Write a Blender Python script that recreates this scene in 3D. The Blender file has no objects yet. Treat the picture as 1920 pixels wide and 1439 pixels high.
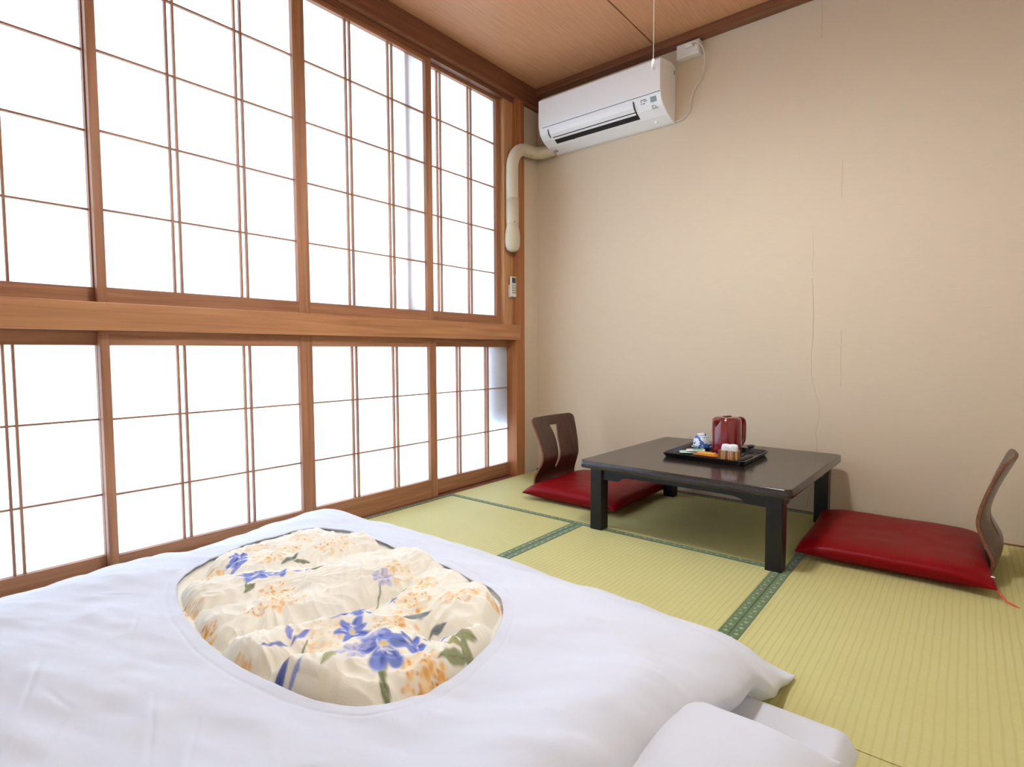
import bpy, bmesh, math, random
import numpy as np
from mathutils import Vector, Matrix
random.seed(7)
S = bpy.context.scene
C = bpy.context.collection

# ------------------------------------------------------------------ camera
cam_d = bpy.data.cameras.new('camera'); cam = bpy.data.objects.new('camera', cam_d); C.objects.link(cam)
cam_d.sensor_width = 36.0; cam_d.lens = 36.0 * 1038.8 / 1920.0; cam_d.clip_start = 0.02
yaw, pit, rol = -0.68842, -0.05668, -0.00408
fw = Vector((math.sin(yaw)*math.cos(pit), math.cos(yaw)*math.cos(pit), math.sin(pit)))
rt = Vector((math.cos(yaw), -math.sin(yaw), 0)); up = rt.cross(fw)
r2 = rt*math.cos(rol) + up*math.sin(rol); u2 = up*math.cos(rol) - rt*math.sin(rol)
cam.matrix_world = Matrix(((r2.x, u2.x, -fw.x, 2.25597), (r2.y, u2.y, -fw.y, -3.01794), (r2.z, u2.z, -fw.z, 0.79697), (0, 0, 0, 1)))
S.camera = cam
# ------------------------------------------------------------------ sky, exposure
w = bpy.data.worlds.new('overcast_sky'); S.world = w; w.use_nodes = True
bg = w.node_tree.nodes['Background']; bg.inputs[0].default_value = (0.71, 0.89, 1.10, 1); bg.inputs[1].default_value = 4.9
S.view_settings.view_transform = 'Standard'; S.view_settings.look = 'None'
S.view_settings.exposure = 0.16; S.view_settings.gamma = 1.0; S.view_settings.use_curve_mapping = False
LAMP_W = 44.0
ROOM_X, ROOM_Y, CEIL = 2.68, -3.54, 2.50

# ------------------------------------------------------------------ materials
def srgb(r, g, b):
    f = lambda c: (c/255/12.92 if c/255 <= .04045 else ((c/255+.055)/1.055)**2.4)
    return (f(r), f(g), f(b), 1)
def new_mat(name, col, rough=.6, spec=.5, sheen=0, coat=0):
    m = bpy.data.materials.new(name); m.use_nodes = True
    b = m.node_tree.nodes['Principled BSDF']
    b.inputs['Base Color'].default_value = col; b.inputs['Roughness'].default_value = rough
    b.inputs['Specular IOR Level'].default_value = spec
    b.inputs['Sheen Weight'].default_value = sheen; b.inputs['Coat Weight'].default_value = coat
    return m, m.node_tree.nodes, m.node_tree.links, b
def nd(n, t, **kw):
    o = n.new('ShaderNode'+t)
    for k, v in kw.items():
        if k.startswith('i_'): o.inputs[int(k[2:])].default_value = v
        else: setattr(o, k, v)
    return o
def grain(name, dark, light, stretch, scale=1.0, rough=.5, coat=0, bump=.15, spec=.4):
    """wood: noise drawn out along the grain"""
    m, n, l, b = new_mat(name, light, rough, spec, coat=coat)
    g = nd(n, 'NewGeometry'); mp = nd(n, 'Mapping'); mp.inputs['Scale'].default_value = [s*scale for s in stretch]
    l.new(g.outputs['Position'], mp.inputs['Vector'])
    a = nd(n, 'TexNoise'); a.inputs['Scale'].default_value = 3.0; a.inputs['Detail'].default_value = 6; a.inputs['Distortion'].default_value = .6
    l.new(mp.outputs[0], a.inputs['Vector'])
    r = nd(n, 'ValToRGB'); r.color_ramp.elements[0].position = .30; r.color_ramp.elements[1].position = .70
    r.color_ramp.elements[0].color = dark; r.color_ramp.elements[1].color = light
    l.new(a.outputs['Fac'], r.inputs[0]); l.new(r.outputs[0], b.inputs['Base Color'])
    bp = nd(n, 'Bump'); bp.inputs['Strength'].default_value = bump; bp.inputs['Distance'].default_value = .002
    l.new(a.outputs['Fac'], bp.inputs['Height']); l.new(bp.outputs[0], b.inputs['Normal'])
    return m
M = {}
def plain(name, rgb, rough=.5, **k): M[name] = new_mat(name, srgb(*rgb), rough, **k)[0]
for ax, st in (('x', (.6, 14, 14)), ('y', (14, .6, 14)), ('z', (14, 14, .6))):
    M['frame_'+ax] = grain('shoji_cedar_'+ax, srgb(142, 94, 64), srgb(180, 128, 92), st, rough=.5)
    M['beam_'+ax] = grain('dark_beam_'+ax, srgb(108, 66, 42), srgb(136, 88, 58), st, rough=.45)
M['rail_y'] = grain('transom_cedar', srgb(158, 106, 68), srgb(192, 138, 94), (14, .6, 14), rough=.45)
M['plank_z'] = grain('pale_plank', srgb(170, 120, 78), srgb(205, 155, 108), (10, 10, .5), scale=1.6)
M['post_z'] = grain('post_cedar', srgb(150, 92, 52), srgb(182, 120, 74), (14, 14, .6))
M['ceiling'] = grain('ceiling_veneer', srgb(192, 138, 98), srgb(210, 156, 114), (26, .7, 26), scale=2.2, rough=.55, bump=.05)
M['tatami_base'] = new_mat('subfloor', srgb(90, 80, 60), .9)[0]
plain('groove', (50, 30, 20), .8)

def make_wall():
    m, n, l, b = new_mat('beige_wallpaper', srgb(216, 197, 168), .85, .2)
    g = nd(n, 'NewGeometry'); mp = nd(n, 'Mapping'); mp.inputs['Scale'].default_value = (18, 18, 160)
    l.new(g.outputs['Position'], mp.inputs['Vector'])
    a = nd(n, 'TexNoise'); a.inputs['Scale'].default_value = 1.0; a.inputs['Detail'].default_value = 5
    l.new(mp.outputs[0], a.inputs['Vector'])
    big = nd(n, 'TexNoise'); big.inputs['Scale'].default_value = 1.7; l.new(g.outputs['Position'], big.inputs['Vector'])
    mx = nd(n, 'Mix', data_type='RGBA'); mx.inputs[6].default_value = srgb(212, 194, 168); mx.inputs[7].default_value = srgb(218, 201, 177)
    l.new(a.outputs['Fac'], mx.inputs[0]); l.new(mx.outputs[2], b.inputs['Base Color'])
    bp = nd(n, 'Bump'); bp.inputs['Strength'].default_value = .12; bp.inputs['Distance'].default_value = .002
    l.new(a.outputs['Fac'], bp.inputs['Height']); l.new(bp.outputs[0], b.inputs['Normal'])
    return m
M['wall'] = make_wall()

def make_tatami(name, axis):
    """rush matting: ribs run along `axis`, rushes lie across"""
    m, n, l, b = new_mat(name, srgb(200, 190, 130), .6, .3)
    g = nd(n, 'NewGeometry'); sp = nd(n, 'SeparateXYZ'); l.new(g.outputs['Position'], sp.inputs[0])
    wob = nd(n, 'TexNoise'); wob.inputs['Scale'].default_value = 9; l.new(g.outputs['Position'], wob.inputs['Vector'])
    ad = nd(n, 'Math', operation='MULTIPLY_ADD'); ad.inputs[1].default_value = .008
    l.new(wob.outputs['Fac'], ad.inputs[0]); l.new(sp.outputs[0 if axis == 'y' else 1], ad.inputs[2])
    mu = nd(n, 'Math', operation='MULTIPLY'); mu.inputs[1].default_value = 2*math.pi/.0185; l.new(ad.outputs[0], mu.inputs[0])
    co = nd(n, 'Math', operation='COSINE'); l.new(mu.outputs[0], co.inputs[0])
    rp = nd(n, 'ValToRGB'); rp.color_ramp.elements[0].position = .0; rp.color_ramp.elements[1].position = .35
    rp.color_ramp.elements[0].color = (0, 0, 0, 1); rp.color_ramp.elements[1].color = (1, 1, 1, 1)
    ma = nd(n, 'MapRange'); ma.inputs[1].default_value = -1; ma.inputs[2].default_value = 1; l.new(co.outputs[0], ma.inputs[0]); l.new(ma.outputs[0], rp.inputs[0])
    mp = nd(n, 'Mapping'); mp.inputs['Scale'].default_value = (12, 420, 1) if axis == 'y' else (420, 12, 1); l.new(g.outputs['Position'], mp.inputs['Vector'])
    fi = nd(n, 'TexNoise'); fi.inputs['Scale'].default_value = 1.0; fi.inputs['Detail'].default_value = 3; l.new(mp.outputs[0], fi.inputs['Vector'])
    bi = nd(n, 'TexNoise'); bi.inputs['Scale'].default_value = 2.5; bi.inputs['Detail'].default_value = 3; l.new(g.outputs['Position'], bi.inputs['Vector'])
    c1 = nd(n, 'Mix', data_type='RGBA'); c1.inputs[6].default_value = srgb(196, 189, 128); c1.inputs[7].default_value = srgb(212, 206, 150); l.new(fi.outputs['Fac'], c1.inputs[0])
    c2 = nd(n, 'Mix', data_type='RGBA', blend_type='MULTIPLY'); c2.inputs[7].default_value = srgb(240, 236, 222); l.new(bi.outputs['Fac'], c2.inputs[0]); l.new(c1.outputs[2], c2.inputs[6])
    c3 = nd(n, 'Mix', data_type='RGBA'); c3.inputs[6].default_value = srgb(190, 180, 118); l.new(rp.outputs[0], c3.inputs[0]); l.new(c2.outputs[2], c3.inputs[7])
    l.new(c3.outputs[2], b.inputs['Base Color'])
    sm = nd(n, 'Math', operation='MULTIPLY_ADD'); sm.inputs[1].default_value = .35; l.new(fi.outputs['Fac'], sm.inputs[0]); l.new(rp.outputs[0], sm.inputs[2])
    bp = nd(n, 'Bump'); bp.inputs['Strength'].default_value = .22; bp.inputs['Distance'].default_value = .0012
    l.new(sm.outputs[0], bp.inputs['Height']); l.new(bp.outputs[0], b.inputs['Normal'])
    return m
M['tatami_x'] = make_tatami('tatami_rush_x', 'x'); M['tatami_y'] = make_tatami('tatami_rush_y', 'y')

def make_heri(name, axis):
    """green border cloth with woven pale diamonds, large and small in turn"""
    m, n, l, b = new_mat(name, srgb(88, 118, 84), .7, .3, sheen=.3)
    t = nd(n, 'TexCoord'); sp = nd(n, 'SeparateXYZ'); l.new(t.outputs['Object'], sp.inputs[0])
    u, v = (sp.outputs[0], sp.outputs[1]) if axis == 'x' else (sp.outputs[1], sp.outputs[0])
    def math_(op, a, bb=None, c=None):
        o = nd(n, 'Math', operation=op)
        for k, val in enumerate((a, bb, c)):
            if val is None: continue
            if isinstance(val, (int, float)): o.inputs[k].default_value = val
            else: l.new(val, o.inputs[k])
        return o.outputs[0]
    def diamond(du, dv, size):
        a = math_('ADD', u, 10+du); a = math_('MODULO', a, .044); a = math_('SUBTRACT', a, .022); a = math_('ABSOLUTE', a)
        c = math_('SUBTRACT', v, dv); c = math_('ABSOLUTE', c)
        return math_('LESS_THAN', math_('ADD', a, c), size)
    d = math_('MAXIMUM', diamond(0, .002, .0078), diamond(.022, -.004, .0048))
    mx = nd(n, 'Mix', data_type='RGBA'); mx.inputs[6].default_value = srgb(80, 102, 60); mx.inputs[7].default_value = srgb(142, 156, 108)
    l.new(d, mx.inputs[0]); l.new(mx.outputs[2], b.inputs['Base Color'])
    return m
M['heri_x'] = make_heri('border_cloth_x', 'x'); M['heri_y'] = make_heri('border_cloth_y', 'y')

def make_paper():
    m = bpy.data.materials.new('shoji_paper'); m.use_nodes = True; n = m.node_tree.nodes; l = m.node_tree.links; n.clear()
    o = nd(n, 'OutputMaterial'); mx = nd(n, 'MixShader'); mx.inputs[0].default_value = .55
    tr = nd(n, 'BsdfTranslucent'); tr.inputs[0].default_value = (.93, .95, .97, 1); df = nd(n, 'BsdfDiffuse'); df.inputs[0].default_value = (.85, .86, .88, 1)
    g = nd(n, 'NewGeometry'); a = nd(n, 'TexNoise'); a.inputs['Scale'].default_value = 60; a.inputs['Detail'].default_value = 5; l.new(g.outputs['Position'], a.inputs['Vector'])
    r = nd(n, 'Mix', data_type='RGBA'); r.inputs[6].default_value = (.90, .92, .95, 1); r.inputs[7].default_value = (.95, .96, .97, 1)
    l.new(a.outputs['Fac'], r.inputs[0]); l.new(r.outputs[2], tr.inputs[0])
    l.new(df.outputs[0], mx.inputs[1]); l.new(tr.outputs[0], mx.inputs[2]); l.new(mx.outputs[0], o.inputs[0]); return m
M['paper'] = make_paper()
def make_cloth():
    m = bpy.data.materials.new('grey_cloth'); m.use_nodes = True; n = m.node_tree.nodes; l = m.node_tree.links; n.clear()
    o = nd(n, 'OutputMaterial'); mx = nd(n, 'MixShader'); mx.inputs[0].default_value = .5; tr = nd(n, 'BsdfTranslucent'); tr.inputs[0].default_value = (.75, .75, .78, 1); df = nd(n, 'BsdfDiffuse'); df.inputs[0].default_value = (.6, .6, .63, 1)
    l.new(df.outputs[0], mx.inputs[1]); l.new(tr.outputs[0], mx.inputs[2]); l.new(mx.outputs[0], o.inputs[0]); return m
M['grey_cloth'] = make_cloth()

def fabric(name, rgb, scale=900, bump=.08, rough=.8, sheen=.2, attr=None, crease=0):
    m, n, l, b = new_mat(name, srgb(*rgb), rough, .25, sheen=sheen)
    t = nd(n, 'TexCoord'); a = nd(n, 'TexNoise'); a.inputs['Scale'].default_value = 28; a.inputs['Detail'].default_value = 6
    l.new(t.outputs['Object'], a.inputs['Vector'])
    w1 = nd(n, 'TexNoise'); w1.inputs['Scale'].default_value = scale; l.new(t.outputs['Object'], w1.inputs['Vector'])
    s = nd(n, 'Math', operation='MULTIPLY_ADD'); s.inputs[1].default_value = .25; l.new(w1.outputs['Fac'], s.inputs[0]); l.new(a.outputs['Fac'], s.inputs[2])
    bp = nd(n, 'Bump'); bp.inputs['Strength'].default_value = bump; bp.inputs['Distance'].default_value = .01
    l.new(s.outputs[0], bp.inputs['Height']); l.new(bp.outputs[0], b.inputs['Normal'])
    if crease:      # sharp little pressing creases
        mp = nd(n, 'Mapping'); mp.inputs['Scale'].default_value = (5.5, 8.5, 4); mp.inputs['Rotation'].default_value = (0, 0, .5); l.new(t.outputs['Object'], mp.inputs['Vector'])
        rd = nd(n, 'TexNoise', noise_type='RIDGED_MULTIFRACTAL', normalize=True); rd.inputs['Scale'].default_value = 1.0; rd.inputs['Detail'].default_value = 3; rd.inputs['Distortion'].default_value = .5; l.new(mp.outputs[0], rd.inputs['Vector'])
        b2 = nd(n, 'Bump'); b2.inputs['Strength'].default_value = crease; b2.inputs['Distance'].default_value = .012; l.new(rd.outputs['Fac'], b2.inputs['Height']); l.new(b2.outputs[0], bp.inputs['Normal'])
    if attr:
        at = nd(n, 'Attribute', attribute_name=attr); l.new(at.outputs['Color'], b.inputs['Base Color'])
    return m
M['cover'] = fabric('white_cotton_cover', (219, 222, 233), crease=.7)
M['sheet'] = fabric('white_sheet', (218, 220, 230)); M['pillowcase'] = fabric('pillowcase', (220, 223, 234))
M['quilt'] = fabric('floral_quilt', (238, 228, 205), bump=.25, attr='print', crease=.8)
M['satin'] = fabric('red_satin', (124, 4, 14), scale=500, bump=.05, rough=.40, sheen=.0)
M['satin'].node_tree.nodes['Principled BSDF'].inputs['Specular IOR Level'].default_value = .12
plain('lacquer', (24, 22, 23), .32, spec=.35)
M['table_top'] = grain('dark_lacquered_wood', srgb(36, 29, 26), srgb(46, 38, 34), (1, 20, 20), rough=.2, coat=.15, bump=.02, spec=.5)
M['zaisu'] = grain('walnut_bent_plywood', srgb(58, 32, 22), srgb(80, 46, 32), (12, 12, 1), rough=.28, coat=.25, bump=.03)
M['zaisu_edge'] = grain('plywood_edge', srgb(96, 58, 36), srgb(124, 78, 50), (20, 20, 20), rough=.5)
plain('ac_white', (246, 246, 246), .38); plain('ac_dark', (22, 22, 24), .6); plain('ac_grey', (150, 158, 162), .5); plain('ac_print', (110, 116, 122), .6)
plain('conduit', (206, 194, 168), .45); plain('outlet', (232, 228, 222), .4); plain('cable', (222, 214, 200), .5)
plain('remote', (222, 218, 208), .45); plain('lcd', (66, 74, 72), .25); plain('button', (150, 146, 138), .5)
plain('kettle', (120, 14, 24), .16, spec=.6, coat=.6); plain('kettle_dark', (62, 8, 12), .35); plain('tray', (20, 17, 16), .3, coat=.3)
plain('bamboo', (186, 130, 70), .5); plain('bamboo_dark', (120, 74, 36), .6); plain('packet_white', (238, 238, 242), .5)
plain('packet_orange', (232, 172, 40), .4); plain('packet_brown', (178, 100, 30), .45); plain('packet_green', (110, 196, 100), .5); plain('packet_mint', (196, 228, 208), .5)
plain('tongs', (30, 32, 26), .35); plain('cord', (236, 230, 216), .6); plain('tag', (225, 80, 50), .6); plain('white_bit', (235, 235, 235), .5)
plain('crack', (188, 166, 140), .9); plain('shade_white', (236, 232, 222), .7); plain('exterior', (170, 172, 176), .9)

# ------------------------------------------------------------------ builders
def tag(o, label, cat, group=None, kind=None):
    o['label'] = label
    if cat: o['category'] = cat
    if group: o['group'] = group
    if kind: o['kind'] = kind
    return o
def link(name, me, parent=None, loc=(0, 0, 0), rz=0):
    o = bpy.data.objects.new(name, me); C.objects.link(o); o.location = loc; o.rotation_euler = (0, 0, rz)
    if parent: o.parent = parent
    return o
def empty(name, loc=(0, 0, 0), rz=0):
    o = link(name, None, None, loc, rz); o.empty_display_size = .05; return o
def mesh(name, V, F, mat, parent=None, loc=(0, 0, 0), smooth=False, rz=0):
    me = bpy.data.meshes.new(name); me.from_pydata([tuple(map(float, v)) for v in V], [], [tuple(f) for f in F]); me.materials.append(M[mat])
    bm = bmesh.new(); bm.from_mesh(me); bmesh.ops.recalc_face_normals(bm, faces=bm.faces); bm.to_mesh(me); bm.free()
    if smooth:
        for p in me.polygons: p.use_smooth = True
    return link(name, me, parent, loc, rz)
_box = {}
def box(name, lo, hi, mat, parent=None, bevel=0.0, origin=None):
    """box between two corners (coordinates of the parent); alike boxes share one mesh"""
    lo, hi = np.array(lo, float), np.array(hi, float); d = hi-lo; c = (hi+lo)/2
    key = (tuple(np.round(d, 5)), mat, bevel)
    if key not in _box:
        me = bpy.data.meshes.new(name); bm = bmesh.new(); bmesh.ops.create_cube(bm, size=1)
        for v in bm.verts: v.co = Vector((v.co.x*d[0], v.co.y*d[1], v.co.z*d[2]))
        if bevel: bmesh.ops.bevel(bm, geom=bm.edges[:], offset=bevel, segments=2, profile=.6, affect='EDGES')
        bm.to_mesh(me); bm.free(); me.materials.append(M[mat]); _box[key] = me
    return link(name, _box[key], parent, tuple(c))
def lathe(name, prof, mat, parent=None, loc=(0, 0, 0), n=40, smooth=True, sx=1, sy=1):
    V, F = [], []
    for r, z in prof:
        for k in range(n):
            a = 2*math.pi*k/n; V.append((r*math.cos(a)*sx, r*math.sin(a)*sy, z))
    for i in range(len(prof)-1):
        for k in range(n):
            F.append((i*n+k, i*n+(k+1) % n, (i+1)*n+(k+1) % n, (i+1)*n+k))
    return mesh(name, V, F, mat, parent, loc, smooth)
def tube(name, path, r, mat, parent=None, loc=(0, 0, 0), n=12, caps=True, flat=1.0):
    P = [Vector(p) for p in path]; V, F = [], []
    rs = r if isinstance(r, (list, tuple)) else [r]*len(P)
    nrm = None
    for i, p in enumerate(P):
        t = (P[min(i+1, len(P)-1)]-P[max(i-1, 0)]).normalized()
        if nrm is None:
            nrm = t.orthogonal().normalized()
        nrm = (nrm-t*nrm.dot(t)).normalized(); bn = t.cross(nrm)
        for k in range(n):
            a = 2*math.pi*k/n; V.append(p+nrm*math.cos(a)*rs[i]+bn*math.sin(a)*rs[i]*flat)
    for i in range(len(P)-1):
        for k in range(n): F.append((i*n+k, i*n+(k+1) % n, (i+1)*n+(k+1) % n, (i+1)*n+k))
    if caps: F += [tuple(range(n))[::-1], tuple(range((len(P)-1)*n, len(P)*n))]
    return mesh(name, V, F, mat, parent, loc, True)
def spline(pts, n=10):
    """Catmull-Rom through points"""
    P = [np.array(p, float) for p in pts]; P = [2*P[0]-P[1]]+P+[2*P[-1]-P[-2]]; out = []
    for i in range(1, len(P)-2):
        for k in range(n):
            t = k/n; a, b, c, d = P[i-1:i+3]
            out.append(.5*((2*b)+(-a+c)*t+(2*a-5*b+4*c-d)*t*t+(-a+3*b-3*c+d)*t**3))
    out.append(P[-2]); return out
def prism(name, prof, a0, a1, axis, mat, parent=None, loc=(0, 0, 0), smooth=False):
    """closed outline (two coordinates) extruded along an axis"""
    n = len(prof); V = []
    for a in (a0, a1):
        for p, q in prof: V.append({'x': (a, p, q), 'y': (p, a, q), 'z': (p, q, a)}[axis])
    F = [tuple(range(n))[::-1], tuple(range(n, 2*n))]+[(i, (i+1) % n, n+(i+1) % n, n+i) for i in range(n)]
    return mesh(name, V, F, mat, parent, loc, smooth)
def bevmod(o, w, seg=2, ang=40):
    b = o.modifiers.new('bevel', 'BEVEL'); b.width = w; b.segments = seg; b.limit_method = 'ANGLE'; b.angle_limit = math.radians(ang); return o
_rng = np.random.RandomState(3); _perm = _rng.permutation(512)
def perlin(x, y, seed=0):
    x = np.asarray(x, float); y = np.asarray(y, float)
    xi, yi = np.floor(x).astype(int), np.floor(y).astype(int); xf, yf = x-xi, y-yi
    def g(ix, iy, dx, dy):
        a = _perm[(_perm[(ix+seed*31) % 512]+iy) % 512]*(2*math.pi/512); return np.cos(a)*dx+np.sin(a)*dy
    f = lambda t: t*t*t*(t*(t*6-15)+10)
    u, v = f(xf), f(yf)
    a = g(xi, yi, xf, yf)*(1-u)+g(xi+1, yi, xf-1, yf)*u; b = g(xi, yi+1, xf, yf-1)*(1-u)+g(xi+1, yi+1, xf-1, yf-1)*u
    return a*(1-v)+b*v

# ------------------------------------------------------------------ the room
def struct(o, label, cat): return tag(o, label, cat, kind='structure')
fl = struct(box('floor', (-.12, ROOM_Y, -.12), (ROOM_X, 0, -.055), 'tatami_base'), 'floor laid with six green-bordered straw mats', 'floor')
def mat_(x0, x1, y0, y1, ax):
    c = ((x0+x1)/2, (y0+y1)/2, 0); g = .0012
    t = box('tatami_mat', (x0+g, y0+g, -.055), (x1-g, y1-g, 0), 'tatami_'+ax, None, .002)
    t.parent = fl; t.matrix_parent_inverse = fl.matrix_world.inverted(); fl_c = Vector(fl.location); t.location = Vector(t.location)-fl_c; t.matrix_parent_inverse.identity()
    W = .029
    for s in (-1, 1):
        if ax == 'x':
            yy = y0+g if s < 0 else y1-g-W
            h = box('border_cloth', (x0+g-c[0], yy-c[1], .0272), (x1-g-c[0], yy+W-c[1], .0292), 'heri_x', t)
        else:
            xx = x0+g if s < 0 else x1-g-W
            h = box('border_cloth', (xx-c[0], y0+g-c[1], .0272), (xx+W-c[0], y1-g-c[1], .0292), 'heri_y', t)
X0 = .032
mat_(X0, 1.76, -.88, -.012, 'x'); mat_(1.76, 2.678, -1.76, -.012, 'y'); mat_(X0, .885, -2.64, -.88, 'y')
mat_(.885, 1.76, -2.64, -.88, 'y'); mat_(1.76, 2.678, -3.535, -1.76, 'y'); mat_(X0, 1.76, -3.535, -2.64, 'x')

cl = struct(box('ceiling', (-.12, ROOM_Y, CEIL+.008), (ROOM_X, 0, CEIL+.05), 'groove'), 'brown wood veneer ceiling in long boards', 'ceiling')
for a, b in ((-.1, .846), (.854, 1.70), (1.708, ROOM_X)):
    o = box('ceiling_board', (a, ROOM_Y, CEIL), (b, 0, CEIL+.0079), 'ceiling', None); o.parent = cl; o.location = Vector(o.location)-Vector(cl.location)

wr = struct(box('wall_right', (-.12, 0, -.12), (ROOM_X+.1, .1, CEIL+.05), 'wall'), 'plain beige papered wall behind the low table', 'wall')
struct(box('wall_side', (ROOM_X, ROOM_Y-.1, -.12), (ROOM_X+.1, 0, CEIL+.05), 'wall'), 'beige papered wall beside the camera', 'wall')
struct(box('wall_back', (-.12, ROOM_Y-.1, -.12), (ROOM_X, ROOM_Y, CEIL+.05), 'wall'), 'beige papered wall behind the camera', 'wall')
# window wall: the stub by the corner, the wall above the shoji and the stretch beyond them
wl = struct(empty('wall_left', (0, 0, 0)), 'window wall with two tiers of paper screens', 'wall')
box('corner_stub', (-.12, -.19, -.05), (0, 0, CEIL), 'wall', wl)
box('upper_strip', (-.12, ROOM_Y, 2.392), (-.05, -.19, CEIL), 'wall', wl)
box('outer_jamb', (-.30, -.425, .345), (-.122, -.10, CEIL), 'exterior', wl)
box('end_stub', (-.12, ROOM_Y, -.05), (0, -3.24, CEIL), 'wall', wl)
# hairline cracks in the wallpaper
def crack(pts):
    V, F = [], []
    for i, (x, z) in enumerate(pts):
        V += [(x-.0008, -.0006, z), (x+.0008, -.0006, z), (x-.0008, 0.001, z), (x+.0008, .001, z)]
        if i:
            a = 4*i-4; F += [(a, a+1, a+5, a+4), (a, a+4, a+6, a+2), (a+1, a+3, a+7, a+5)]
    o = mesh('crack', V, F, 'crack'); o.parent = wr; o.location = -Vector(wr.location); o['label'] = 'hairline crack in the wallpaper'
jit = lambda: random.uniform(-.0022, .0022)
def wig(pts, n=9): return [(p[0]+jit(), p[1]) for p in spline(pts, n)]
crack(wig([(1.661, 1.15), (1.672, .948), (1.666, .70), (1.70, .55), (1.706, .48), (1.694, .40), (1.699, .27), (1.66, .02)]))
crack(wig([(1.67, 2.445), (1.674, 2.27)], 6)); crack(wig([(1.774, 1.69), (1.774, 1.51)], 6)); crack(wig([(1.79, .90), (1.794, .62)], 6))
crack(wig([(1.66, 1.36), (1.662, 1.18)], 4))

# trims
o = struct(box('baseboard_right', (.0, -.012, -.02), (ROOM_X, 0, .004), 'beam_x'), 'thin brown floor strip along the beige wall', 'floor strip')
struct(box('trim_1', (.02, -.062, 2.457), (ROOM_X, 0, CEIL), 'beam_x', None, .002), 'dark brown ceiling moulding along the beige wall', 'moulding')
tb = struct(empty('trim_2', (0, 0, 2.37)), 'deep brown ceiling beam above the paper screens', 'beam')
o = prism('beam', [(-.05, 2.375-2.37), (.022, 2.375-2.37), (.032, 2.386-2.37), (.032, CEIL-2.37), (-.05, CEIL-2.37)], ROOM_Y, -.0, 'y', 'beam_y', tb)
o = box('head_rail', (-.06, -3.24, 2.352-2.37), (.012, -.265, 2.376-2.37), 'beam_y', tb)
# post, plank, transom, sill
struct(box('trim_3', (-.10, -.265, -.05), (.03, -.18, 2.376), 'post_z', None, .002), 'brown corner post between the screens and the beige wall', 'post')
struct(box('trim_4', (-.10, -.352, .968), (.004, -.265, 2.376), 'plank_z', None, .001), 'pale plank beside the upper screens holding pipe and remote', 'plank')
struct(box('trim_5', (-.085, -3.24, .875), (.04, -.237, .968), 'rail_y', None, .003), 'thick cedar transom between upper and lower screens', 'transom')
ts = struct(empty('trim_6', (0, 0, -.03)), 'grooved wooden sill under the lower screens', 'sill')
for k, (a, b, h) in enumerate(((-.10, -.055, .0), (-.055, -.0, -.004), (-.0, .012, .0), (.012, .0185, -.004), (.0185, .031, .001))):
    box('sill_strip', (a, -3.24, -.03+.03), (b, -.18, h+.03), 'beam_y', ts)

# ------------------------------------------------------------------ shoji screens
def quad(w_, h_):
    key = ('q', round(w_, 4), round(h_, 4))
    if key not in _box:
        me = bpy.data.meshes.new('pane'); me.from_pydata([(0, -w_/2, -h_/2), (0, w_/2, -h_/2), (0, w_/2, h_/2), (0, -w_/2, h_/2)], [], [(0, 1, 2, 3)])
        me.materials.append(M['paper']); _box[key] = me
    return _box[key]
def shoji(idx, xf, ya, yb, za, zb, yL, yR, zs, label):
    """frame ya..yb, za..zb, front face at xf; paper yL..yR; zs = paper bottom, bars, paper top"""
    r = struct(empty('window_%d' % idx, (xf, (ya+yb)/2, za)), label, 'paper screen')
    oy, oz = (ya+yb)/2, za; T = .03
    def b(name, y0, y1, z0, z1, x0, x1, mat, bev=.0): return box(name, (x0, y0-oy, z0-oz), (x1, y1-oy, z1-oz), mat, r, bev)
    b('stile', ya, yL, za, zb, -T, 0, 'frame_z', .0015); b('stile', yR, yb, za, zb, -T, 0, 'frame_z', .0015)
    b('bottom_rail', yL, yR, za, zs[0], -T+.001, -.001, 'frame_y', .001); b('top_rail', yL, yR, zs[-1], zb, -T+.001, -.001, 'frame_y', .001)
    c = (yL+yR)/2; vs = [c-.122-.012, c-.122+.012, c+.122-.012, c+.122+.012]
    for v in vs: b('muntin', v-.0035, v+.0035, zs[0], zs[-1], -.022, -.008, 'frame_z')
    for z in zs[1:-1]: b('muntin', yL, yR, z-.003, z+.003, -.021, -.010, 'frame_y')
    ys = [yL]+vs+[yR]
    for i in range(5):
        for j in range(len(zs)-1):
            w_, h_ = ys[i+1]-ys[i], zs[j+1]-zs[j]
            link('pane', quad(w_, h_), r, (-.0225, (ys[i]+ys[i+1])/2-oy, (zs[j]+zs[j+1])/2-oz))
    return r
UZ = [1.021, 1.281, 1.541, 1.802, 2.062, 2.328]; UZ4 = [1.026, 1.289, 1.552, 1.815, 2.077, 2.336]
LZ = [.098, .310, .572, .826]; LZ4 = [.082, .302, .568, .829]
FX, BX = .004, -.028
A = 'nearest the beige wall'; 
shoji(1, BX, -3.19, -2.424, .968, 2.352, -3.154, -2.461, UZ, 'upper paper screen at the left edge of the picture')
shoji(2, FX, -2.457, -1.7065, .968, 2.352, -2.430, -1.734, UZ, 'large upper paper screen left of the middle joint')
shoji(3, FX, -1.7065, -.946, .968, 2.352, -1.679, -.987, UZ, 'upper paper screen right of the middle joint with a grey strip')
shoji(4, BX, -1.114, -.352, .968, 2.352, -1.078, -.386, UZ4, 'upper paper screen beside the pale plank and pipe')
shoji(5, BX, -3.19, -2.424, .0, .875, -3.152, -2.458, LZ, 'lower paper screen at the left edge behind the bedding')
shoji(6, FX, -2.457, -1.697, .0, .875, -2.429, -1.735, LZ, 'large lower paper screen behind the bedding, left of the middle joint')
shoji(7, FX, -1.697, -.932, .0, .875, -1.675, -.980, LZ, 'lower paper screen right of the middle joint, above bare matting')
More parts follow.
